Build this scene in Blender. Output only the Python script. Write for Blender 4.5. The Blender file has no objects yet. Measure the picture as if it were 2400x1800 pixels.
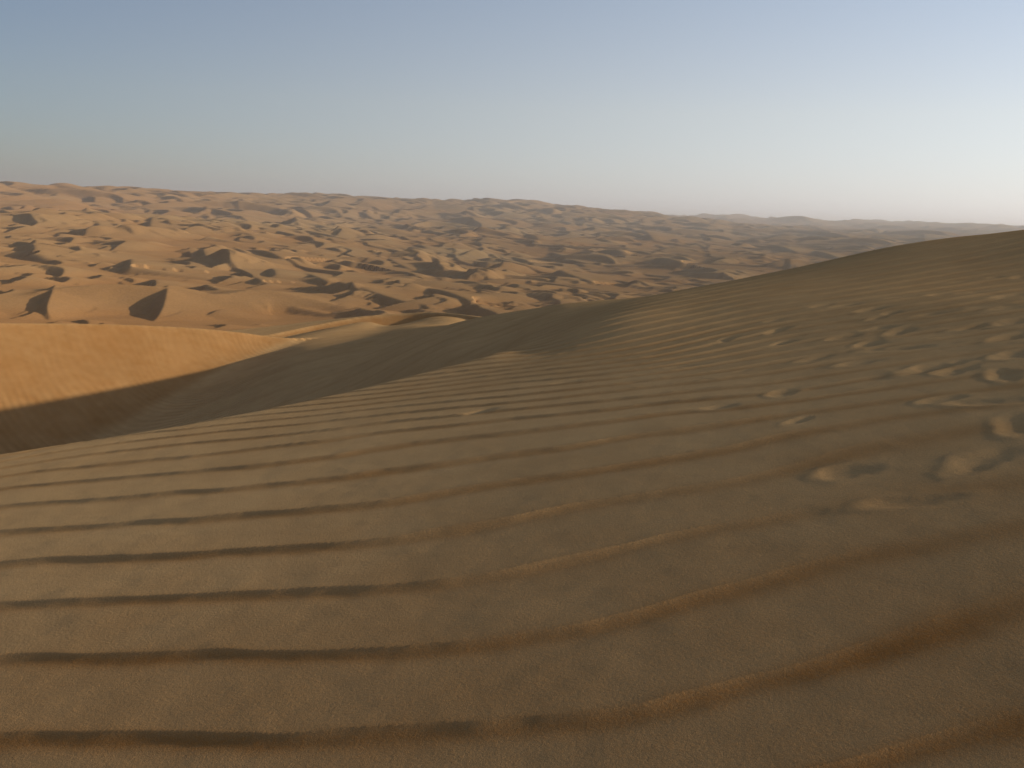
import bpy, math
import numpy as np
from mathutils import Matrix

R = math.radians
sc = bpy.context.scene

# ------------------------------------------------------------------ camera
CZ = 40.0                       # eye height above the desert datum
F = 2078.0                      # focal length in pixels of a 2400-wide frame
PITCH, ROLL = R(10.94), R(2.06)
cam_d = bpy.data.cameras.new('camera')
cam_d.sensor_width = 36.0
cam_d.lens = 36.0 * F / 2400.0
cam_d.clip_start = 0.05
cam_d.clip_end = 60000
cam = bpy.data.objects.new('camera', cam_d)
sc.collection.objects.link(cam)
MROT = Matrix.Rotation(math.pi / 2 - PITCH, 4, 'X') @ Matrix.Rotation(ROLL, 4, 'Z')
cam.matrix_world = Matrix.Translation((0, 0, CZ)) @ MROT
sc.camera = cam

# ------------------------------------------------------------------ sky and sun
SUN_AZ, SUN_EL = R(88.0), R(12.7)      # azimuth from +Y towards +X
VEIL, CLEAR = 12.9, 0.52
w = bpy.data.worlds.new('World')
sc.world = w
w.use_nodes = True
nt = w.node_tree
nt.nodes.clear()
sky = nt.nodes.new('ShaderNodeTexSky')
sky.sky_type = 'NISHITA'
sky.sun_disc = False
sky.sun_elevation = SUN_EL
sky.sun_rotation = SUN_AZ
sky.altitude = 100
sky.air_density = 1.0
sky.dust_density = 1.0
sky.ozone_density = 3.2
# airborne dust veil over the clear sky: brighter towards the sun, thinning with elevation, the same all the way round
def wn(ty, **k):
    n_ = nt.nodes.new(ty)
    for a_, b_ in k.items(): setattr(n_, a_, b_)
    return n_
def wm(op, a_, b_):
    n_ = wn('ShaderNodeMath', operation=op)
    for i_, v_ in enumerate((a_, b_)):
        if isinstance(v_, (int, float)): n_.inputs[i_].default_value = v_
        else: nt.links.new(v_, n_.inputs[i_])
    return n_.outputs[0]
tc = wn('ShaderNodeTexCoord')
dotn = wn('ShaderNodeVectorMath', operation='DOT_PRODUCT')
dotn.inputs[1].default_value = (math.sin(SUN_AZ) * math.cos(SUN_EL), math.cos(SUN_AZ) * math.cos(SUN_EL), math.sin(SUN_EL))
nt.links.new(tc.outputs['Generated'], dotn.inputs[0])
sep = wn('ShaderNodeSeparateXYZ'); nt.links.new(tc.outputs['Generated'], sep.inputs[0])
phase_f = wm('MAXIMUM', wm('ADD', wm('MULTIPLY', dotn.outputs['Value'], 0.345), 0.266), 0.04)
thin = wm('POWER', 2.71828, wm('MULTIPLY', wm('MAXIMUM', sep.outputs[2], 0.0), -2.2))
veil_f = wm('MULTIPLY', wm('MULTIPLY', phase_f, thin), VEIL)
veil = wn('ShaderNodeVectorMath', operation='SCALE')
vt = wn('ShaderNodeValToRGB')
for i_, (p_, c_) in enumerate(((0.0, (.83, .82, .88, 1)), (0.22, (.93, .90, .84, 1)), (0.46, (.82, .88, .94, 1)))):
    e_ = vt.color_ramp.elements[i_] if i_ < 2 else vt.color_ramp.elements.new(p_)
    e_.position = p_; e_.color = c_
nt.links.new(wm('MULTIPLY', wm('MAXIMUM', sep.outputs[2], 0.0), 2.0), vt.inputs[0])
nt.links.new(vt.outputs[0], veil.inputs[0])
nt.links.new(veil_f, veil.inputs['Scale'])
clear = wn('ShaderNodeVectorMath', operation='SCALE'); clear.inputs['Scale'].default_value = CLEAR
tin = wn('ShaderNodeVectorMath', operation='MULTIPLY'); tin.inputs[1].default_value = (1.02, .985, 1.07)
nt.links.new(sky.outputs[0], tin.inputs[0]); nt.links.new(tin.outputs[0], clear.inputs[0])
tot = wn('ShaderNodeVectorMath', operation='ADD')
nt.links.new(clear.outputs[0], tot.inputs[0]); nt.links.new(veil.outputs[0], tot.inputs[1])
bg = nt.nodes.new('ShaderNodeBackground')
bg.inputs['Strength'].default_value = 0.1
wo = nt.nodes.new('ShaderNodeOutputWorld')
nt.links.new(tot.outputs[0], bg.inputs[0])
nt.links.new(bg.outputs[0], wo.inputs[0])

sun_d = bpy.data.lights.new('sun', 'SUN')
sun_d.energy = 3.3
sun_d.angle = R(0.9)
sun_d.color = (1.0, 0.85, 0.63)
sun = bpy.data.objects.new('sun', sun_d)
sc.collection.objects.link(sun)
SDIR = np.array([math.sin(SUN_AZ) * math.cos(SUN_EL), math.cos(SUN_AZ) * math.cos(SUN_EL), math.sin(SUN_EL)])
sun.rotation_euler = (math.pi / 2 - SUN_EL, 0, math.pi - SUN_AZ)
sun.location = tuple(SDIR * 200 + np.array([0, 0, CZ]))

sc.view_settings.view_transform = 'Standard'
sc.view_settings.look = 'None'
sc.view_settings.gamma = 1
sc.view_settings.exposure = 0.40
sc.render.engine = 'CYCLES'
sc.cycles.volume_bounces = 1
sc.cycles.max_bounces = 5
sc.cycles.use_denoising = True

# ------------------------------------------------------------------ maths helpers
M3 = np.array(MROT.to_3x3())

def ray(px, py):
    """unit-range direction (horizontal length 1) through a pixel of the 2400x1800 frame"""
    d = M3 @ np.array([(px - 1200) / F, -(py - 900) / F, -1.0])
    return d / math.hypot(d[0], d[1])

def pt(px, py, depth):
    """world point seen at that pixel at the given depth along +Y"""
    d = ray(px, py)
    d = d * depth / d[1]
    return d + np.array([0, 0, CZ])

def hash2(ix, iy, seed):
    h = (ix * 374761393 + iy * 668265263 + seed * 1442695041) & 0xFFFFFFFF
    h = ((h ^ (h >> 13)) * 1274126177) & 0xFFFFFFFF
    h = h ^ (h >> 16)
    return (h & 0xFFFFFF).astype(np.float64) / 0xFFFFFF

def vnoise(x, y, seed=0):
    ix = np.floor(x).astype(np.int64); iy = np.floor(y).astype(np.int64)
    fx = x - ix; fy = y - iy
    fx = fx * fx * fx * (fx * (fx * 6 - 15) + 10); fy = fy * fy * fy * (fy * (fy * 6 - 15) + 10)
    a = hash2(ix, iy, seed); b = hash2(ix + 1, iy, seed)
    c = hash2(ix, iy + 1, seed); d = hash2(ix + 1, iy + 1, seed)
    return (a + (b - a) * fx) * (1 - fy) + (c + (d - c) * fx) * fy

def fbm(x, y, seed=0, octv=4, gain=0.5):
    s = 0; a = 1; t = 0
    for o in range(octv):
        s = s + a * (vnoise(x * 2 ** o + 17.3 * o, y * 2 ** o - 9.1 * o, seed + o) - 0.5); t += a; a *= gain
    return s / t * 2

class TPS:
    def __init__(self, P, z, smooth=0.0):
        P = np.asarray(P, float); z = np.asarray(z, float)
        n = len(P)
        K = self.k(((P[:, None] - P[None]) ** 2).sum(-1)) + np.eye(n) * smooth
        Q = np.c_[np.ones(n), P]
        A = np.zeros((n + 3, n + 3)); A[:n, :n] = K; A[:n, n:] = Q; A[n:, :n] = Q.T
        s = np.linalg.solve(A, np.r_[z, 0, 0, 0])
        self.P, self.w, self.a = P, s[:n], s[n:]
    @staticmethod
    def k(r2):
        return np.where(r2 > 1e-12, r2 * np.log(np.maximum(r2, 1e-12)), 0) * 0.5
    def __call__(self, x, y):
        sh = x.shape; x = x.ravel(); y = y.ravel()
        o = self.a[0] + self.a[1] * x + self.a[2] * y
        for (px, py), w_ in zip(self.P, self.w):
            o = o + w_ * self.k((x - px) ** 2 + (y - py) ** 2)
        return o.reshape(sh)

def smax(a, b, k):
    h = np.clip(0.5 + 0.5 * (a - b) / k, 0, 1)
    return b + (a - b) * h + k * h * (1 - h)

def sstep(a, b, x):
    t = np.clip((x - a) / (b - a), 0, 1)
    return t * t * (3 - 2 * t)

def polyline_field(pts, X, Y, side):
    """distance to a polyline, signed positive on the side `side` points to, with the interpolated crest height and run"""
    best = np.full(X.shape, 1e18); sg = np.zeros(X.shape); zc = np.zeros(X.shape); tt = np.zeros(X.shape)
    n = len(pts) - 1
    for i in range(n):
        a, b = pts[i], pts[i + 1]
        ab = b[:2] - a[:2]; L2 = ab @ ab + 1e-9
        t = ((X - a[0]) * ab[0] + (Y - a[1]) * ab[1]) / L2
        tc = np.clip(t, 0, 1)
        dx = X - (a[0] + tc * ab[0]); dy = Y - (a[1] + tc * ab[1])
        d2 = dx * dx + dy * dy
        nrm = np.array([-ab[1], ab[0]]); nrm = nrm / np.linalg.norm(nrm)
        if nrm @ side < 0: nrm = -nrm
        s = dx * nrm[0] + dy * nrm[1]
        m = d2 < best
        best = np.where(m, d2, best); sg = np.where(m, s, sg)
        zc = np.where(m, a[2] + tc * (b[2] - a[2]), zc); tt = np.where(m, (i + tc) / n, tt)
    return np.sqrt(best), sg, zc, tt

def chaikin(P, it=4):
    P = np.asarray(P, float)
    for _ in range(it):
        Q = [P[0]]
        for a, b in zip(P[:-1], P[1:]):
            Q += [a * .75 + b * .25, a * .25 + b * .75]
        Q.append(P[-1]); P = np.array(Q)
    return P

def grid_normals(X, Y, Z):
    P = np.stack([X, Y, Z], -1)
    du = np.gradient(P, axis=0); dv = np.gradient(P, axis=1)
    n = np.cross(du, dv)
    n /= np.linalg.norm(n, axis=-1, keepdims=True) + 1e-12
    n[n[..., 2] < 0] *= -1
    return n

def sheet(name, X, Y, Z, N, sel, mat, label, attrs=None):
    """one mesh object from the cells of a structured grid selected by `sel` (shape rows-1, cols-1)"""
    nr, nc = X.shape
    idx = np.arange(nr * nc).reshape(nr, nc)
    q = np.stack([idx[:-1, :-1], idx[:-1, 1:], idx[1:, 1:], idx[1:, :-1]], -1)[sel]
    used = np.unique(q)
    remap = np.full(nr * nc, -1, np.int64); remap[used] = np.arange(len(used))
    q = remap[q]
    co = np.stack([X.ravel()[used], Y.ravel()[used], Z.ravel()[used]], -1)
    e1 = co[q[0, 1]] - co[q[0, 0]]; e2 = co[q[0, 3]] - co[q[0, 0]]
    if np.cross(e1, e2)[2] < 0: q = q[:, ::-1]
    me = bpy.data.meshes.new(name)
    me.vertices.add(len(co)); me.vertices.foreach_set('co', co.astype(np.float32).ravel())
    me.loops.add(q.size); me.loops.foreach_set('vertex_index', q.astype(np.int32).ravel())
    me.polygons.add(len(q)); me.polygons.foreach_set('loop_start', np.arange(0, q.size, 4, dtype=np.int32))
    me.update(calc_edges=True)
    me.polygons.foreach_set('use_smooth', np.ones(len(q), bool))
    for k, v in (attrs or {}).items():
        at = me.attributes.new(k, 'FLOAT', 'POINT')
        at.data.foreach_set('value', v.ravel()[used].astype(np.float32))
    me.validate()
    me.normals_split_custom_set_from_vertices(N.reshape(-1, 3)[used].astype(np.float32).tolist())
    me.materials.append(mat)
    ob = bpy.data.objects.new(name, me)
    sc.collection.objects.link(ob)
    ob['kind'] = 'structure'; ob['label'] = label; ob['category'] = 'dune'
    return ob

# ------------------------------------------------------------------ materials
def sand_material(name, pale, red, kind):
    m = bpy.data.materials.new(name); m.use_nodes = True
    t = m.node_tree; t.nodes.clear(); L = t.links.new
    def nd(ty, **k):
        n = t.nodes.new(ty)
        for a, b in k.items(): setattr(n, a, b)
        return n
    out = nd('ShaderNodeOutputMaterial'); bs = nd('ShaderNodeBsdfPrincipled')
    bs.inputs['Roughness'].default_value = 1.0
    bs.inputs['Specular IOR Level'].default_value = 0.0
    bs.inputs['Diffuse Roughness'].default_value = 0.6
    L(bs.outputs[0], out.inputs[0])
    geo = nd('ShaderNodeNewGeometry')
    def noise(scale, detail=3, rough=.55, vec=None):
        n = nd('ShaderNodeTexNoise'); n.inputs['Scale'].default_value = scale
        n.inputs['Detail'].default_value = detail; n.inputs['Roughness'].default_value = rough
        L(vec or geo.outputs['Position'], n.inputs['Vector']); return n.outputs['Fac']
    def math_(op, a, b=None):
        n = nd('ShaderNodeMath', operation=op)
        for i, v in enumerate((a, b)):
            if v is None: continue
            if isinstance(v, (int, float)): n.inputs[i].default_value = v
            else: L(v, n.inputs[i])
        return n.outputs[0]
    def rng(v, a, b, c, d):
        n = nd('ShaderNodeMapRange'); n.inputs[1].default_value = a; n.inputs[2].default_value = b
        n.inputs[3].default_value = c; n.inputs[4].default_value = d; L(v, n.inputs[0]); return n.outputs[0]
    def mix(f, a, b, blend='MIX'):
        n = nd('ShaderNodeMix', data_type='RGBA', blend_type=blend)
        if isinstance(f, (int, float)): n.inputs[0].default_value = f
        else: L(f, n.inputs[0])
        for i, v in ((6, a), (7, b)):
            if isinstance(v, tuple): n.inputs[i].default_value = (*v, 1)
            else: L(v, n.inputs[i])
        return n.outputs[2]
    def attr(nm):
        return nd('ShaderNodeAttribute', attribute_name=nm).outputs['Fac']
    red_a = attr('red')
    if kind == 'near':
        g1 = noise(70, 4, .65); g2 = noise(300, 2, .6); g3 = noise(2.2, 3); g4 = noise(800, 0, .5)
        f = math_('ADD', red_a, rng(g3, .3, .7, -.07, .07))
        f = math_('ADD', f, rng(g1, .3, .7, -.16, .16))
        fc = nd('ShaderNodeClamp'); L(f, fc.inputs[0])
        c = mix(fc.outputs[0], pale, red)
        v = math_('MULTIPLY', rng(g1, .25, .75, .80, 1.2), rng(g2, .25, .75, .78, 1.22))
        v = math_('MULTIPLY', v, rng(noise(.5, 2), .3, .7, .95, 1.05))
        v = math_('MULTIPLY', v, rng(g4, .25, .75, .75, 1.25))
        hv = nd('ShaderNodeVectorMath', operation='SCALE'); L(c, hv.inputs[0]); L(v, hv.inputs['Scale'])
        L(hv.outputs[0], bs.inputs['Base Color'])
        # hollow ripples carried by a phase field, plus grain
        ph = attr('phase'); am = attr('ripple_amp')
        s = math_('SINE', math_('MULTIPLY', ph, 2 * math.pi))
        rip = math_('MULTIPLY', math_('MULTIPLY', s, am), 0.021)
        gr = math_('ADD', math_('MULTIPLY', g1, .0026), math_('MULTIPLY', g2, .0012))
        h = math_('ADD', rip, gr)
        b = nd('ShaderNodeBump'); b.inputs['Strength'].default_value = 1; b.inputs['Distance'].default_value = 1
        L(h, b.inputs['Height']); L(b.outputs[0], bs.inputs['Normal'])
    else:
        g1 = noise(.012, 4); g2 = noise(.10, 3); g3 = noise(1.5, 2)
        f = math_('ADD', red_a, rng(g1, .3, .7, -.15, .15))
        fc = nd('ShaderNodeClamp'); L(f, fc.inputs[0])
        c = mix(fc.outputs[0], pale, red)
        v = math_('MULTIPLY', rng(g2, .3, .7, .93, 1.07), rng(g3, .3, .7, .93, 1.07))
        hv = nd('ShaderNodeVectorMath', operation='SCALE'); L(c, hv.inputs[0]); L(v, hv.inputs['Scale'])
        L(hv.outputs[0], bs.inputs['Base Color'])
        b = nd('ShaderNodeBump'); b.inputs['Strength'].default_value = .5; b.inputs['Distance'].default_value = 1
        L(math_('MULTIPLY', g3, .12), b.inputs['Height']); L(b.outputs[0], bs.inputs['Normal'])
    return m

PALE = (0.60, 0.384, 0.176)
RED = (0.33, 0.150, 0.044)
M_NEAR = sand_material('sand_near', PALE, RED, 'near')
M_FAR = sand_material('sand_far', (0.39, 0.255, 0.122), (0.37, 0.183, 0.066), 'far')

# ------------------------------------------------------------------ near ground: one height field
def plane_z(x, y):
    return CZ - 1.34 - 0.036 * y + 0.165 * x

C = []          # control points (x, y, z)
for px in range(1150, 2900, 250):                       # the rippled slope at the photographer's feet
    for py in (1800, 1400, 1150, 1000, 900):
        d = 2700 / (py - (700 - .116 * px))
        x, y = pt(px, py, d)[:2]
        C.append(np.array([x, y, plane_z(x, y)]))
for x, y in ((-2, -2), (2, -2), (0, -5), (5, -3), (-4, -5), (6, 1), (1.5, .3), (9, -6), (9, 0)):
    C.append(np.array([x, y, plane_z(x, y)]))
CREST = [(-300, 1112, 7.35), (0, 1062, 7.6), (253, 1018, 7.9), (506, 971, 8.3), (800, 926, 8.6), (981, 876, 9.4), (1125, 836, 10.4), (1234, 806, 11.5)]
for x, y in ((-2.5, 1), (-4, 3), (-3, 5.5), (-5.5, 5.5), (-2, 8), (-6, 2)):
    C.append(np.array([x, y, plane_z(x, y) - 2.2]))
for px, py, d in (                                         # upper slope and skyline on the right
        (1234, 880, 8.4), (1400, 820, 9.6), (1400, 760, 12.8), (1400, 731, 17.5), (1415, 715, 23),
        (1600, 800, 9.5), (1600, 735, 12.6), (1600, 690, 17.0), (1781, 649, 19.0), (1781, 700, 13.2), (1781, 800, 8.8),
        (1962, 609, 21), (1962, 660, 14.6), (1962, 760, 9.4), (2070, 587, 22), (2070, 680, 12.4), (2251, 561, 22.5), (2251, 620, 14.8),
        (2200, 760, 8.6), (2400, 545, 22), (2400, 612, 14.2), (2400, 740, 8.5),
        (2700, 500, 22), (2700, 640, 11.5)):
    C.append(pt(px, py, d))
for px, py, d in (                                         # hollow and saddle
        (1306, 718, 26), (1234, 731, 27.5), (1138, 747, 29), (1050, 765, 31), (1138, 790, 23.5), (1050, 815, 23), (1000, 820, 25.5), (900, 842, 28.5), (800, 866, 31),
        (700, 880, 33), (900, 802, 38), (800, 808, 41), (700, 828, 40), (760, 790, 49), (900, 776, 51), (1000, 760, 56), (1000, 750, 65.4), (870, 758, 64.6), (760, 772, 61.0), (1090, 750, 62), (820, 775, 55), (940, 766, 56), (1060, 754, 57), (1060, 763, 44), (880, 768, 58.5), (980, 764, 50)):
    C.append(pt(px, py, d))
for x, y, dz in (                                          # hidden ground (relative to eye level)
        (-12, 33, -8.2), (-15, 31, -9.4), (-19, 28, -10.6), (-8, 22, -7.0), (-14, 22, -8.9), (-20, 20, -10.8), (-12, 10, -6.4), (-25, 5, -9.5), (-30, 20, -12),
        (-7, 14, -5.2), (-3.2, 19, -4.9),
        (-26, 46, -8.2), (-38, 50, -9.5), (-19, 55, -9.2), (-10, 68, -10.4), (-30, 80, -15), (0, 80, -14), (-60, 70, -18), (-60, 20, -18),
        (2, 36, -3.85), (7, 33, -2.85), (12, 30, -1.5), (17, 27, -.6), (13, 27.5, -.9), (16, 32, -1.4), (9, 27, -1.7), (14, 36, -2.1), (8, 40, -3.9), (2, 44, -5.7), (-1, 50, -7.5), (22, 22, .6), (14, 3, .8), (14, 11, .6), (20, 12, 1.35), (20, 3, 1.6), (26, 10, 2.0), (24, 0, 2.3), (14, -6, 1.0), (20, -10, 1.9), (34, 6, 2.4), (32, 22, 1.2), (34, -14, 2.6),
        (12, 48, -6.6), (22, 44, -5), (40, 40, -4), (10, 62, -13), (30, 62, -13), (60, 60, -13), (55, 20, 0), (60, -10, 0), (10, 95, -24), (50, 95, -24), (-40, 110, -25), (95, 50, -18), (100, 0, -12), (-110, 20, -26), (0, -60, -6), (-60, -50, -16), (70, -70, -8)):
    C.append(np.array([x, y, CZ + dz]))
C = np.array(C)

def warp(x, y):                     # compress distance so that near and far control points are weighted alike
    r = np.hypot(x, y) + 1e-9
    s = np.log1p(r / 4.0) / r
    return x * s, y * s
wx, wy = warp(C[:, 0], C[:, 1])
near_tps = TPS(np.c_[wx, wy], C[:, 2], 2e-4)

BRINK1 = chaikin(np.array([pt(*a) for a in ((-600, 757, 31), (-200, 757, 35), (0, 757, 37), (250, 759, 40), (400, 765, 42.2), (500, 772, 43.8), (600, 783, 45.6), (672, 797, 47))]))
BRINK2 = chaikin(np.array([pt(*a) for a in ((520, 800, 56), (620, 787, 58), (690, 772, 60.5), (760, 757, 63), (870, 736, 66), (1000, 728, 67), (1090, 737, 64), (1160, 750, 58))]))

RIPPLES = [
    [(0, 1742), (181, 1750), (407, 1739), (588, 1743), (949, 1733), (1193, 1718), (1400, 1690), (1671, 1638), (1942, 1575), (2214, 1502), (2395, 1434)],
    [(0, 1563), (203, 1556), (384, 1557), (475, 1548), (633, 1550), (859, 1543), (994, 1532), (1193, 1513), (1400, 1484), (1603, 1421), (1807, 1371), (2078, 1299), (2304, 1263), (2394, 1240)],
    [(0, 1428), (136, 1430), (294, 1419), (452, 1417), (565, 1410), (768, 1396), (994, 1384), (1400, 1312), (1603, 1267), (1829, 1220), (2033, 1186), (2214, 1165), (2395, 1150)],
    [(0, 1333), (90, 1323), (316, 1315), (475, 1305), (633, 1294), (859, 1283), (994, 1265), (1400, 1196), (1600, 1160), (1745, 1135), (1871, 1104), (2088, 1046), (2323, 1010)],
    [(0, 1254), (90, 1249), (226, 1242), (452, 1224), (633, 1208), (904, 1191), (994, 1177), (1400, 1115), (1600, 1080), (1745, 1055), (1889, 1016), (2000, 1000)],
    [(0, 1193), (203, 1179), (407, 1159), (633, 1145), (814, 1123), (994, 1105), (1198, 1078), (1400, 1048), (1600, 1015)],
    [(0, 1150), (226, 1130), (407, 1116), (588, 1102), (800, 1076), (981, 1047), (1162, 1029), (1342, 1008), (1596, 972)],
]
def hit(px, py, fn, r0=1.0, r1=30.0, n=1500):
    d = ray(px, py)
    r = np.geomspace(r0, r1, n)
    z = fn(d[0] * r, d[1] * r)
    k = np.argmax(CZ + d[2] * r < z)
    return np.array([d[0] * r[k], d[1] * r[k], z[k]])
def plane_hit(px, py):
    d = ray(px, py)
    k = (plane_z(0, 0) - CZ) / (d[2] - (-0.036 * d[1] + 0.165 * d[0]))
    return d * k
_ck = [(-900, 1210, .5), (-300, 1112, .5)] + [(a_, b_, .5) for a_, b_, c_ in CREST[1:5]] + [(981, 876, .40), (1125, 836, .22), (1234, 806, .09), (1350, 776, .02), (1460, 752, .0)]
_cp = np.array([plane_hit(a_, b_) for a_, b_, c_ in _ck])
_caz = np.arctan2(_cp[:, 0], _cp[:, 1]); _crr = np.hypot(_cp[:, 0], _cp[:, 1]); _csl = np.array([c_ for a_, b_, c_ in _ck])
_cpoly = np.polyfit(_caz, np.log(_crr), 4)
def crest_r(az_):
    return np.exp(np.polyval(_cpoly, np.clip(az_, _caz[0], _caz[-1])))
print('crest r', np.round(_crr, 2), np.round(crest_r(_caz), 2))
def base_near(x, y):
    r = np.hypot(x, y); az_ = np.arctan2(x, y)
    T = near_tps(*warp(x, y)); P = plane_z(x, y)
    rc = crest_r(az_); sl = np.interp(az_, _caz, _csl)
    over = np.maximum(r - rc * .97, 0)
    fgz = P - sl * over ** 2 / (over + .9)
    left = smax(fgz, T - 3.0 * (1 - sstep(0, 1.6, over)), .02 + .33 * sstep(.3, 2.5, over))
    k = sstep(13.5, 9.0, r)
    right = T * (1 - k) + P * k
    wl = sstep(math.atan(150 / F), math.atan(-60 / F), az_) * sstep(R(-150), R(-120), az_)
    return right * (1 - wl) + left * wl
rp, rv = [], []
for i, ln in enumerate(RIPPLES):
    for px, py in ln:
        p = hit(px, py, base_near); rp.append(p[:2]); rv.append(i)
rp = np.array(rp); rv = np.array(rv, float)
EXTRA = {-1: [(0, 1985), (400, 1990), (800, 2005), (1200, 2010), (1600, 1940), (2000, 1830), (2395, 1707)], -2: [(0, 2380), (600, 2420), (1200, 2480), (1800, 2330), (2395, 2110)], 7: [(0, 1121), (190, 1100), (298, 1088), (434, 1075), (597, 1058), (898, 1021), (1197, 986), (1498, 953)],
         8: [(0, 1099), (244, 1065), (407, 1046), (597, 1030), (898, 996), (1197, 964), (1498, 936), (1797, 903)],
         9: [(0, 1084), (244, 1045), (407, 1027), (597, 1008), (898, 976), (1197, 947), (1498, 914), (1797, 880)],
         10: [(0, 1075), (407, 1012), (597, 991), (898, 960), (1197, 931), (1498, 897), (1797, 857)],
         11: [(407, 1001), (597, 977), (898, 945), (1197, 915), (1498, 883)], 12: [(898, 933), (1197, 901), (1498, 871)], 13: [(898, 923), (1197, 889), (1498, 858)],
         14: [(898, 914), (1197, 880), (1498, 846)], 14.5: [(1800, 777), (1990, 747), (2180, 723), (2390, 690)], 16: [(1197, 861)],
         19: [(1800, 710), (1949, 690), (2098, 666), (2261, 639)], 23: [(1800, 663), (2098, 611), (2288, 576)]}
for i, ln in EXTRA.items():
    for px, py in ln:
        p = hit(px, py, base_near); rp = np.vstack([rp, p[:2]]); rv = np.r_[rv, i]
_wx, _wy = warp(rp[:, 0], rp[:, 1])
phase_tps = TPS(np.c_[_wx, _wy], rv, 1.5e-3)
ripple_phase = lambda x, y: phase_tps(*warp(x, y))
print('ripple fit', np.std(rv - ripple_phase(rp[:, 0], rp[:, 1])))

FOOT = [(2371, 694, 1.2), (2369, 723, 1), (2376, 756, 1.1), (2291, 767, 1), (2369, 792, 1.1), (2112, 779, .9), (2116, 819, 1), (2190, 861, 1.25), (2248, 868, .9),
        (2181, 739, .8), (2118, 698, .9), (2208, 692, .9), (2278, 687, 1), (2060, 772, .8), (2045, 727, .9), (2356, 880, 1), (2060, 747, .7), (2040, 807, 1),
        (1835, 922, .7), (1911, 842, .75), (2016, 852, .8), (1871, 987, .55), (1985, 1106, .85), (2135, 1176, .8), (2323, 944, .9), (2390, 1000, .85), (2208, 938, .8),
        (1925, 719, .7), (1976, 719, .8), (1817, 752, .7), (1817, 779, .7), (1980, 792, .9), (1835, 806, .8), (1600, 860, .5), (1690, 955, .5), (1324, 897, .5), (1125, 966, .5),
        (2330, 650, .8), (2250, 660, .7), (2390, 830, 1), (2300, 1080, .9), (1740, 870, .4), (2390, 650, .9), (2330, 720, .8), (2090, 735, .7), (1700, 800, .6)]

rng_ = np.random.default_rng(7)

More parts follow.
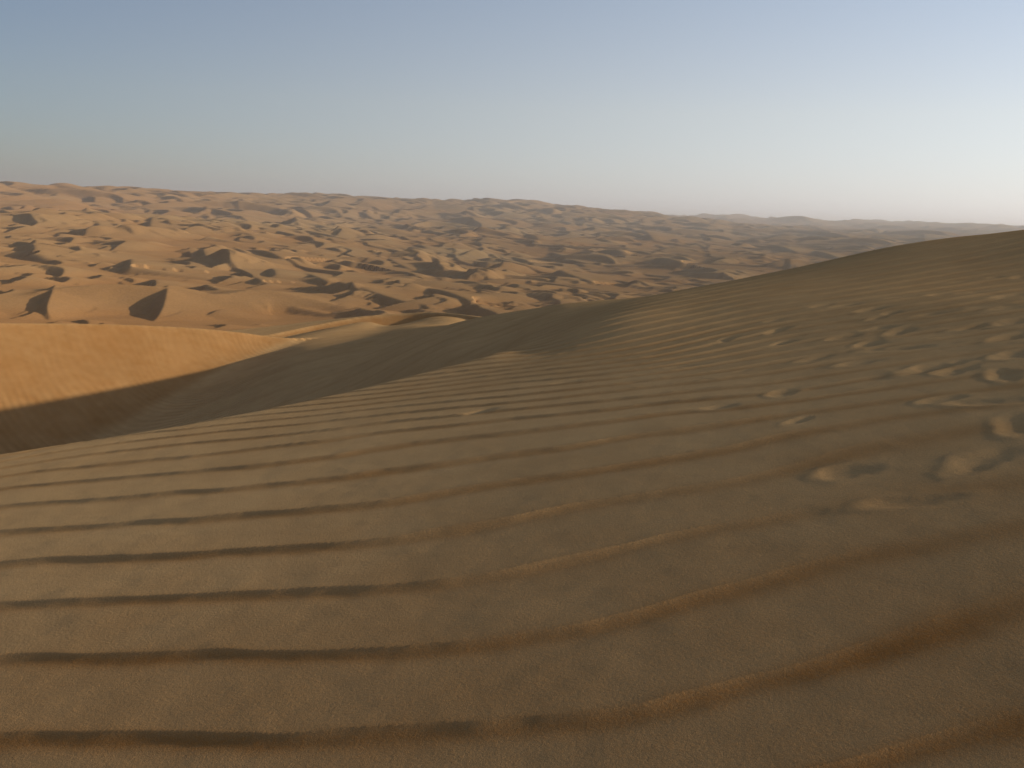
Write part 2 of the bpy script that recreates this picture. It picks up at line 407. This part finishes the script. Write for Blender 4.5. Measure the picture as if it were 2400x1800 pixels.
def near_height(X, Y, detail=True):
    Rr = np.hypot(X, Y)
    Z = base_near(X, Y)
    Z = Z + fbm(X / 14, Y / 14, 3, 3) * .10 * sstep(6, 25, Rr)
    # slip-face dune across the hollow
    side = np.array([.73, -.68])
    D, s, zc, t = polyline_field(BRINK1, X, Y, side)
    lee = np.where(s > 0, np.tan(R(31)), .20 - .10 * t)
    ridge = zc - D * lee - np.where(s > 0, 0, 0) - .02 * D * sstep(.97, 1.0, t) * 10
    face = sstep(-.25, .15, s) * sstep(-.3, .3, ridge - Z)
    Z1 = smax(ridge, Z, .9) 
    use = sstep(110, 60, Rr)
    Z = np.where(t < 1.0, Z + (Z1 - Z) * use, np.maximum(Z, Z + (Z1 - Z) * use))
    D2, s2, zc2, t2 = polyline_field(BRINK2, X, Y, np.array([.25, -.97]))
    lee2 = np.where(s2 > 0, np.tan(R(30)), np.tan(R(7)))
    ridge2 = zc2 - D2 * lee2
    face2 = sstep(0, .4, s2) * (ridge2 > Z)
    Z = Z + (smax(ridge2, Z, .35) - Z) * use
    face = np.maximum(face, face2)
    red = .30 + .0 * X
    phase = np.zeros_like(X); ramp = np.zeros_like(X)
    # ripples of the hollow: a curved phase field carried to the shader
    phase = (np.hypot(X + 10.0, Y - 46.5) + .4 * fbm(X / 3, Y / 3, 50, 2)) / .34
    ramp = sstep(14, 20, Rr) * sstep(55, 44, Rr) * sstep(-4.0, -9.0, X) * (.12 + .88 * sstep(3.0, 7.0, s)) * (.35 + .65 * vnoise(X / 4, Y / 4, 77))
    if detail:
        # foreground wind ripples: steep short face to the viewer, long gentle back
        rowm = Rr[:, 0] < 37
        ph = np.zeros_like(X); lam = np.ones_like(X)
        Xs, Ys = X[rowm], np.maximum(Y[rowm], -1.0)
        p0 = ripple_phase(Xs, Ys)
        gx = (ripple_phase(Xs + .03, Ys) - p0) / .03; gy = (ripple_phase(Xs, Ys + .03) - p0) / .03
        ph[rowm] = p0; lam[rowm] = 1 / np.clip(np.hypot(gx, gy), 1.2, 6)
        ph = ph + .09 * fbm(X * .7, Y * .9, 11, 2) + .05 * fbm(X * 2.6, Y * 4, 15, 3)
        fr = ph - np.floor(ph)                    # 0 at the foot of the steep face, growing away from the viewer
        k = .14 + .16 * sstep(.3, 3.0, X)
        prof = np.where(fr < k, np.clip(fr / k, 0, 1) ** 1.8, 1 - (np.maximum(fr - k, 0) / (1 - k)) ** 0.85)
        amp = np.minimum(.0165, lam * (.062 + .03 * sstep(1.5, -1.5, X) - .022 * sstep(1.5, 4, X) * sstep(8, 10, Rr))) * (.88 + .24 * vnoise(X * .7, Y * .7, 21)) * (1 - .84 * sstep(.1, 1.6, X) * sstep(7, 3.5, Y))
        amp = amp * sstep(36, 22, Rr) * (1 - .4 * sstep(.6, .8, vnoise(X * .35 + 3, Y * .35, 31)))
        foot_w = np.zeros_like(X); foot_d = np.zeros_like(X)
        FP = np.array([hit(a, b, base_near) for a, b, c in FOOT])
        for (a, b, c), p in zip(FOOT, FP):
            ang = rng_.normal(.55, .45); L_ = .19 * c * rng_.uniform(.85, 1.2); W_ = .085 * c * rng_.uniform(.85, 1.2)
            m = (np.abs(X - p[0]) < 1.0) & (np.abs(Y - p[1]) < 1.0)
            dx = X[m] - p[0]; dy = Y[m] - p[1]
            jit = .45 * fbm(X[m] * 6, Y[m] * 6, 91, 3)
            u = (dx * math.cos(ang) + dy * math.sin(ang)) / L_; v = (-dx * math.sin(ang) + dy * math.cos(ang)) / W_
            q = np.sqrt(u * u + v * v) + jit
            pit = -np.exp(-(np.maximum(q, 0) / 1.0) ** 2.4) * .011 * c
            rim = np.exp(-((q - 1.55) / .5) ** 2) * .004 * c * (1 - .55 * np.tanh(dx / .15))
            foot_d[m] += pit + rim
            foot_w[m] = np.maximum(foot_w[m], np.exp(-(q / 2.0) ** 4))
        trampled = sstep(.8, 5.5, X) * sstep(1.5, 4, Y) * sstep(20, 12, Rr)
        lump = fbm(X * 1.7, Y * 2.6, 41, 3) * .007 * trampled * (1 - .6 * sstep(8, 12, Rr))
        Z = Z + prof * amp * (1 - .75 * foot_w) + foot_d + lump
        Z = Z + (fbm(X * 4, Y * 4, 61, 3) * .0020 + fbm(X * 7 + Y * 5, Y * 11 - X * 4, 67, 2) * .0009) * sstep(30, 12, Rr)
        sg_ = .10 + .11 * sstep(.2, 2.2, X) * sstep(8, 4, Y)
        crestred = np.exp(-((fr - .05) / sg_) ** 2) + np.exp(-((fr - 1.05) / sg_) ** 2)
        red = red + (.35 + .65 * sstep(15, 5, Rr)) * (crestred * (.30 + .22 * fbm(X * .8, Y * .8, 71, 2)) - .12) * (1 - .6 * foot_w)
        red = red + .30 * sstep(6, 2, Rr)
        red = red - .10 * foot_w
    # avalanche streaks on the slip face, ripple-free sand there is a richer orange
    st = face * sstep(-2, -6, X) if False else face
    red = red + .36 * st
    streak = fbm(X * 1.3 + Y * .9, (Y - X) * .12, 83, 3)
    Z = Z + streak * .010 * st
    return Z, red, phase, ramp

az = np.concatenate([np.linspace(R(-180), R(-42), 40, endpoint=False), np.linspace(R(-42), R(42), 650), np.linspace(R(42), R(180), 41)[1:]])
rr = np.concatenate([np.geomspace(.25, 1.3, 12, endpoint=False), np.geomspace(1.3, 20, 660, endpoint=False), np.geomspace(20, 70, 230, endpoint=False), np.geomspace(70, 125, 22)])
RR, AZ = np.meshgrid(rr, az, indexing='ij')
X, Y = RR * np.sin(AZ), RR * np.cos(AZ)
Z, red, phase, ramp = near_height(X, Y)
N = grid_normals(X, Y, Z)
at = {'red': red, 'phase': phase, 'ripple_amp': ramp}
# cells: foreground dune up to its crest, the hollow with the slip-face dune, the little dune behind
cx = (X[:-1, :-1] + X[1:, 1:]) / 2; cy = (Y[:-1, :-1] + Y[1:, 1:]) / 2; cr = np.hypot(cx, cy); ca = np.arctan2(cx, cy)
ca_k = [R(-180), R(-40), math.atan((0 - 1200) / F), math.atan(-694 / F), math.atan(-219 / F), math.atan(34 / F), math.atan(215 / F), R(40), R(180)]
fg = cr < np.interp(ca, ca_k, [14, 10.5, 10.2, 11.0, 13.2, 17.0, 27, 30, 40])
_, s1, _, _ = polyline_field(BRINK2, cx, cy, np.array([.25, -.97]))
lit = (cr > 46) & (cy > 46) & (np.abs(ca) < R(60)) & ~fg & (cx > -15)
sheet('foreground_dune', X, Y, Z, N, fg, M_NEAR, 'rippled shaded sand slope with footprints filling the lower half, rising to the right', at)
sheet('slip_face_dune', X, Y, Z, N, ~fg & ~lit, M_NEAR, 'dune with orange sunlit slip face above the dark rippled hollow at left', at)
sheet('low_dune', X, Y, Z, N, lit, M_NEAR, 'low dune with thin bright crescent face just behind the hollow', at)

# ------------------------------------------------------------------ far dune field
HZ = lambda px: 455 + .036 * px
FB = []
def fb(px, py, r):
    d = ray(px, py); FB.append((math.atan2(d[0], d[1]), math.log(r), CZ + d[2] * r))
for a in [(-300, 770, 190), (0, 765, 200), (400, 768, 205), (700, 755, 235), (-300, 660, 330), (0, 665, 320), (400, 668, 330), (0, 575, 520), (300, 570, 560), (0, 515, 760), (150, 505, 850), (400, 560, 640),
          (800, 700, 290), (800, 605, 560), (800, 545, 900), (600, 530, 900), (1200, 700, 320), (1200, 605, 700), (1200, 553, 1150), (1200, 525, 1700), (1000, 520, 1600), (800, 512, 1500),
          (1600, 655, 500), (1600, 585, 950), (1600, 548, 1700), (1600, 522, 3300), (2000, 610, 800), (2000, 568, 1450), (2000, 545, 2400), (2300, 552, 2400), (2400, 565, 1700), (2400, 600, 900), (2800, 600, 900), (2800, 560, 2400),
          (0, 500, 1150), (200, 503, 1250), (400, 508, 1350),
          (-300, 432, 1900), (0, 439, 1900), (100, 440, 1900), (200, 443, 1900), (330, 447, 1950), (420, 459, 2100), (500, 463, 2300), (620, 462, 2500), (740, 459, 2600), (900, 473, 2700), (1050, 476, 2800), (1240, 480, 2900), (1350, 488, 2950), (1480, 503, 3000), (1560, 511, 3100),
          (-300, 450, 2600), (0, 458, 2600), (400, 472, 2900), (800, 486, 3400), (1200, 500, 3800), (1500, 514, 3800),
          (1600, 507, 5500), (1700, 502, 5500), (1780, 511, 5500), (1930, 519, 5500), (2060, 517, 5500), (2150, 526, 5500), (2260, 525, 5500), (2400, 533, 5500), (2800, 545, 5500), (1200, 500, 5500), (600, 478, 5500), (0, 455, 5500), (-300, 446, 5500),
          (-300, 452, 9000), (600, 484, 9000), (1200, 505, 9000), (1800, 526, 9000), (2400, 548, 9000), (2800, 562, 9000),
          (-300, 900, 95), (400, 900, 95), (1200, 960, 95), (2000, 960, 95), (2800, 960, 95), (1600, 800, 230), (2000, 760, 280), (2500, 760, 280), (1300, 790, 200), (900, 800, 180)]:
    fb(*a)
FB = np.array(FB)
far_tps = TPS(np.c_[FB[:, 0] * 1.6, FB[:, 1]], FB[:, 2], 2e-3)
azf = np.linspace(R(-46), R(46), 760)
lr = np.concatenate([np.linspace(math.log(95), math.log(420), 230, endpoint=False), np.linspace(math.log(420), math.log(3400), 640, endpoint=False), np.linspace(math.log(3400), math.log(9500), 90)])
LR, AF = np.meshgrid(lr, azf, indexing='ij')
RF = np.exp(LR)
FX, FY = RF * np.sin(AF), RF * np.cos(AF)
BASE = far_tps(AF * 1.6, LR)
BASE = BASE + fbm(FX / 160, FY / 160, 5, 3) * np.clip(RF * .006, .8, 5)

def far_base(x, y):
    return far_tps(np.arctan2(x, y) * 1.6, np.log(np.hypot(x, y)))

_am = np.clip(RF * .012, 2.0, 11.0)
FXW = FX + _am * fbm(FX / 75, FY / 75, 101, 3); FYW = FY + _am * fbm(FX / 75, FY / 75, 131, 3)
LEE = np.array([-.88, -.46])
rg = np.random.default_rng(5)

def window(x, y, rad):
    a = math.atan2(x, y); r = math.hypot(x, y)
    da = rad / max(r - rad, 1)
    i0 = np.searchsorted(lr, math.log(max(r - rad, 50))); i1 = np.searchsorted(lr, math.log(r + rad))
    j0 = np.searchsorted(azf, a - da); j1 = np.searchsorted(azf, a + da)
    return slice(i0, i1), slice(j0, j1)

def barchan(H0, x, y, H, W, lee_ang, Ls):
    """crescent dune: horns downwind, slip face between them; union by maximum into H0"""
    rad = max(W, Ls) * 1.25
    si, sj = window(x, y, rad)
    if si.start >= si.stop or sj.start >= sj.stop: return
    dx = FXW[si, sj] - x; dy = FYW[si, sj] - y
    c, s = math.cos(lee_ang), math.sin(lee_ang)
    u = dx * c + dy * s; v = -dx * s + dy * c
    vv = v / W
    uc = .55 * W * vv * vv + .12 * W * np.sin(vv * 3.1 + x)
    top = H * np.clip(1 - vv * vv, 0, 1) ** .9
    d = u - uc
    st = np.clip(1 + d / Ls, 0, 1)
    stoss = top * st * st * (3 - 2 * st) ** 1
    lee = top - d * math.tan(R(32))
    h = np.where(d < 0, stoss, lee)
    H0[si, sj] = np.maximum(H0[si, sj], h)

def scatter(n, r0, r1, hfun, dens, ang_sd):
    out = np.zeros_like(BASE)
    k = 0
    while k < n:
        a = rg.uniform(R(-45), R(45)); r = math.exp(rg.uniform(math.log(r0), math.log(r1)))
        x, y = r * math.sin(a), r * math.cos(a)
        if rg.uniform() > dens(a, r): continue
        H = hfun(r) * rg.lognormal(0, .35)
        W = H * rg.uniform(4.0, 8.0)
        ang = math.atan2(LEE[1], LEE[0]) + rg.normal(0, ang_sd)
        barchan(out, x, y, H, W, ang, H * rg.uniform(6, 10))
        k += 1
    return out

big = scatter(150, 420, 3200, lambda r: np.clip(2.4 + r * .0018, 3.0, 6), lambda a, r: 1, .45)
small = scatter(3600, 230, 3400, lambda r: np.clip(1.1 + r * .0017, 1.4, 4), lambda a, r: 0.22 if (a < R(-9) and r < 480) else .3 + .7 * float(vnoise(np.array(a * 9 + 5), np.array(math.log(r) * 3), 9) > .45), .5)
tiny = scatter(1600, 180, 1400, lambda r: np.clip(.5 + r * .0011, .7, 1.8), lambda a, r: 0.15 if (a < R(-6) and r < 600) else .25 + .75 * float(vnoise(np.array(a * 14 + 2), np.array(math.log(r) * 5), 19) > .5), .5)
massif = scatter(3800, 1250, 3300, lambda r: 5.2, lambda a, r: 1.0 if (a < R(13) and (r > 1500 or a < R(-16))) else .12, .65)
farr = scatter(1300, 3300, 8000, lambda r: 7.5, lambda a, r: 1, .6)
FZ = BASE + big
# sinuous linked crests running across the wind
_u = -(FXW * LEE[0] + FYW * LEE[1]); _v = FXW * LEE[1] - FYW * LEE[0]
_lam = 50.0
_ph = (_u + 46 * fbm(FX / 210, FY / 210, 211, 3) + 9 * np.sin(_v / 24 + 4 * fbm(FX / 120, FY / 120, 231, 2))) / _lam
_f = _ph - np.floor(_ph)
_amp = np.clip(1.2 + RF * .0016, 1.4, 4.2) * np.clip(.15 + 1.5 * vnoise(FX / 95, FY / 95, 251) - .25, 0, 1.1) * sstep(240, 420, RF) * sstep(3600, 2600, RF)
_lee = np.clip(_amp / .60 / _lam, .02, .2)
_pr = np.where(_f < _lee, _f / _lee, 1 - ((_f - _lee) / (1 - _lee)) ** .9)
_right = 1 - .35 * sstep(R(2), R(12), AF)
trans = _amp * _pr * _right
FZ = FZ + np.maximum((small * .9 + tiny * .8) * _right, trans)
FZ = np.maximum(FZ, BASE + massif + .55 * big)
FZ = np.maximum(FZ, BASE + farr)

def crop(ox, oy, pts):
    return [(ox + p[0] * .3617, oy + p[1] * .3617, p[2]) for p in pts]
FRONT = [(-700, 690, 250), (-300, 695, 250), (0, 700, 248), (60, 690, 248), (125, 677, 250), (200, 669, 252), (280, 665, 253), (388, 673, 252), (450, 684, 250), (520, 692, 250), (600, 674, 258), (700, 692, 256), (820, 724, 250), (900, 746, 245)]
SPURS = [[(128, 668, 262), (125, 676, 250), (115, 700, 239), (108, 722, 231), (119, 752, 222)],
         [(392, 668, 262), (392, 674, 250), (387, 704, 239), (378, 729, 230), (362, 752, 221)]]
RID = []
A = lambda *p: RID.append(crop(0, 400, p))
B = lambda *p: RID.append(crop(800, 400, p))
E = lambda *p: RID.append(crop(1600, 400, [(a_, b_, c_ * .72) for a_, b_, c_ in p]))
A((110, 458, 2), (180, 460, 5), (245, 480, 6), (235, 520, 5), (235, 560, 1))
A((380, 605, 2), (365, 625, 3), (372, 660, 1))
A((862, 572, 5), (860, 610, 6), (878, 650, 2))
A((1325, 505, 6), (1345, 550, 6), (1368, 600, 1))
A((1000, 300, 5), (985, 340, 7), (985, 392, 2))
A((600, 372, 4), (636, 378, 6), (640, 405, 2))
A((1480, 520, 3), (1720, 508, 7), (1830, 560, 5), (1910, 600, 1))
A((2100, 425, 4), (2150, 435, 6), (2190, 475, 5), (2212, 515, 1))
A((1760, 630, 2), (1800, 650, 5), (1790, 705, 1))
A((1640, 680, 2), (1700, 705, 4), (1735, 740, 1))
A((1000, 705, 1), (1030, 710, 4), (985, 750, 1))
A((1960, 655, 2), (2050, 680, 4), (2150, 725, 3), (2205, 735, 1))
A((1600, 350, 3), (1680, 355, 6), (1730, 395, 2))
A((1340, 800, 3), (1470, 790, 6), (1700, 835, 5), (2000, 900, 3), (2300, 965, 1))
B((320, 570, 3), (390, 610, 5), (530, 665, 1))
B((0, 718, 4), (170, 768, 5), (350, 830, 5), (530, 870, 4), (590, 905, 1))
B((520, 758, 2), (650, 768, 5), (800, 820, 6), (870, 860, 5), (960, 890, 1))
B((860, 765, 2), (930, 770, 4), (1010, 800, 4), (1080, 832, 1))
B((0, 578, 5), (80, 590, 6), (135, 602, 1))
B((190, 350, 4), (240, 372, 6), (270, 398, 1))
B((1640, 525, 2), (1760, 505, 9), (1840, 525, 7), (1905, 555, 1))
B((1830, 392, 6), (1960, 380, 14), (2025, 430, 12), (2015, 470, 4))
B((1960, 570, 3), (2100, 560, 9), (2212, 592, 9), (2300, 625, 3))
B((1230, 808, 1), (1320, 820, 3), (1445, 862, 1))
B((1330, 778, 1), (1430, 797, 2))
B((1180, 698, 1), (1230, 712, 4), (1272, 738, 1))
B((1420, 645, 2), (1530, 688, 4), (1630, 718, 4), (1665, 745, 1))
B((1120, 560, 2), (1200, 578, 5), (1265, 602, 1))
B((900, 572, 2), (980, 560, 5), (1065, 582, 1))
B((1060, 658, 2), (1120, 665, 4), (1185, 690, 1))
B((1370, 528, 2), (1440, 548, 5), (1500, 575, 1))
B((130, 520, 2), (230, 512, 6), (225, 545, 2))
B((490, 478, 3), (550, 488, 6), (560, 528, 2))
B((720, 410, 2), (850, 395, 7), (1000, 440, 2))
B((880, 372, 3), (960, 366, 8), (1045, 392, 3))
B((1340, 480, 3), (1500, 425, 9), (1600, 440, 5))
B((1600, 440, 3), (1700, 440, 8), (1800, 475, 2))
B((1210, 410, 4), (1260, 415, 9), (1300, 470, 3))
B((470, 745, 2), (530, 742, 3), (560, 760, 1))
B((870, 590, 2), (960, 590, 5), (985, 610, 2))
E((600, 392, 8), (730, 384, 18), (900, 392, 20), (1075, 418, 20), (1086, 450, 18), (1080, 482, 10))
E((1190, 437, 6), (1250, 424, 12), (1350, 445, 10), (1450, 482, 3))
E((520, 487, 4), (620, 478, 9), (740, 525, 2))
E((300, 562, 4), (400, 600, 7), (600, 652, 2))
E((610, 590, 2), (720, 628, 1))
E((870, 518, 3), (930, 530, 6), (1010, 562, 2))
E((30, 362, 4), (150, 362, 12), (255, 398, 3))
E((310, 442, 4), (390, 428, 8), (455, 452, 2))
E((1570, 408, 8), (1585, 440, 8), (1592, 468, 2))
E((1030, 488, 3), (1120, 495, 6), (1230, 528, 2))
E((190, 540, 3), (290, 556, 7), (380, 545, 5))
E((60, 430, 3), (180, 440, 8), (225, 470, 2))

def first_hit(px, py, H):
    d = ray(px, py); r = np.geomspace(140, 4500, 900)
    z = far_base(d[0] * r, d[1] * r) + H
    below = CZ + d[2] * r < z
    k = int(np.argmax(below)) if below.any() else 600
    return np.array([d[0] * r[k], d[1] * r[k], CZ + d[2] * r[k], H])

def ray_pt(px, py, r):
    d = ray(px, py)
    return np.array([d[0] * r, d[1] * r, CZ + d[2] * r])
P = chaikin(np.array([ray_pt(*p) for p in FRONT]), 4)
D, s, zc, t = polyline_field(P, FX[:330], FY[:330], np.array([-.38, -.92]))
wgt = sstep(-.4, .4, s / (D + 1e-6))
face_s = .40 + .10 * fbm(FX[:330] / 14, FY[:330] / 14, 52, 2)
z = zc - D * (.10 * (1 - wgt) + face_s * wgt)
FZ[:330] = smax(z, FZ[:330], .8)
for sp in SPURS:
    P = chaikin(np.array([ray_pt(*p) for p in sp]), 4)
    D, s, zc, t = polyline_field(P, FX[:330], FY[:330], np.array([-1.0, -.1]))
    wgt = sstep(-.4, .4, s / (D + 1e-6))
    FZ[:330] = smax(zc - D * (.22 * (1 - wgt) + .62 * wgt), FZ[:330], .5)

for line in RID:
    m_ = len(line) - 1
    line = [(a, b, (.3 if i in (0, m_) else c * .66)) for i, (a, b, c) in enumerate(line)]
    P = np.array([first_hit(*p) for p in line])
    rl = np.hypot(P[:, 0], P[:, 1]); rl = np.clip(rl, np.median(rl) * .86, np.median(rl) * 1.16)
    P = np.array([[*ray_pt(p[0], p[1], r_), p[2]] for p, r_ in zip(line, rl)])
    # keep crests of plausible run: limit jumps in range between neighbours
    P = chaikin(P, 4)
    c = P[:, :2].mean(0); Hm = P[:, 3].max()
    rad = np.max(np.hypot(P[:, 0] - c[0], P[:, 1] - c[1])) + Hm * 12 + 10
    si, sj = window(c[0], c[1], rad)
    xs, ys = FX[si, sj], FY[si, sj]
    D, s, zc, t = polyline_field(P, xs, ys, LEE)
    wr = .5 + .0038 * np.hypot(xs, ys)
    s = s / (D + wr); D = np.sqrt(D * D + wr * wr) - wr
    steep = np.tan(R(32)); gentle = np.tan(R(7.0))
    wgt = sstep(-.5, .5, s)
    z = zc - D * (gentle * (1 - .25 * np.clip(D / (Hm * 10), 0, 1)) * (1 - wgt) + steep * wgt)
    z = z + .12 * Hm * fbm(xs / 22, ys / 22, 44, 2) * sstep(1, 12, D) * (1 - wgt)
    FZ[si, sj] = smax(z, FZ[si, sj], .25)

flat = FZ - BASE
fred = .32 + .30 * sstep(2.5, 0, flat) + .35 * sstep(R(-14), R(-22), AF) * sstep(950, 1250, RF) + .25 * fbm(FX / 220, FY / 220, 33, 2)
FN = grid_normals(FX, FY, FZ)
rc = RF[:-1, :-1]
fat = {'red': fred}
m1 = rc < 1300; m2 = (rc >= 1300) & (rc < 3600); m3 = rc >= 3600
sheet('dune_field', FX, FY, FZ, FN, m1, M_FAR, 'sunlit field of crescent dunes with dark shaded faces across the middle', fat)
sheet('dune_massif', FX, FY, FZ, FN, m2, M_FAR, 'long hummocky dune massif forming the skyline behind the dune field', fat)
sheet('distant_ridge', FX, FY, FZ, FN, m3, M_FAR, 'pale hazy dune ridges on the horizon at right', fat)

# the desert floor that everything stands on, out to the horizon
gm = bpy.data.meshes.new('desert_ground')
n = 96
vs = [(0, 0, -62)] + [(11500 * math.cos(2 * math.pi * i / n), 11500 * math.sin(2 * math.pi * i / n), -62) for i in range(n)]
gm.from_pydata(vs, [], [(0, i + 1, (i + 1) % n + 1) for i in range(n)])
gm.materials.append(M_FAR)
go = bpy.data.objects.new('desert_ground', gm)
sc.collection.objects.link(go)
go['kind'] = 'structure'; go['label'] = 'flat sandy desert floor beneath the dunes'; go['category'] = 'ground'

# ------------------------------------------------------------------ haze
S = 12000
z0, z1 = -64, max(float(FZ.max()), CZ) + 12
hv = [(-S, -S, z0), (S, -S, z0), (S, S, z0), (-S, S, z0), (-S, -S, z1), (S, -S, z1), (S, S, z1), (-S, S, z1)]
hf = [(0, 3, 2, 1), (4, 5, 6, 7), (0, 1, 5, 4), (1, 2, 6, 5), (2, 3, 7, 6), (3, 0, 4, 7)]
hm = bpy.data.meshes.new('haze'); hm.from_pydata(hv, [], hf)
hmat = bpy.data.materials.new('haze_air'); hmat.use_nodes = True
ht = hmat.node_tree; ht.nodes.clear()
ho = ht.nodes.new('ShaderNodeOutputMaterial'); pv = ht.nodes.new('ShaderNodeVolumePrincipled')
pv.inputs['Color'].default_value = (.86, .88, .92, 1)
pv.inputs['Density'].default_value = 0.00020
pv.inputs['Anisotropy'].default_value = 0.3
ht.links.new(pv.outputs[0], ho.inputs['Volume'])
hm.materials.append(hmat)
hz = bpy.data.objects.new('haze', hm)
sc.collection.objects.link(hz)
hz['kind'] = 'stuff'; hz['label'] = 'thin pale dust haze over the desert'; hz['category'] = 'haze'
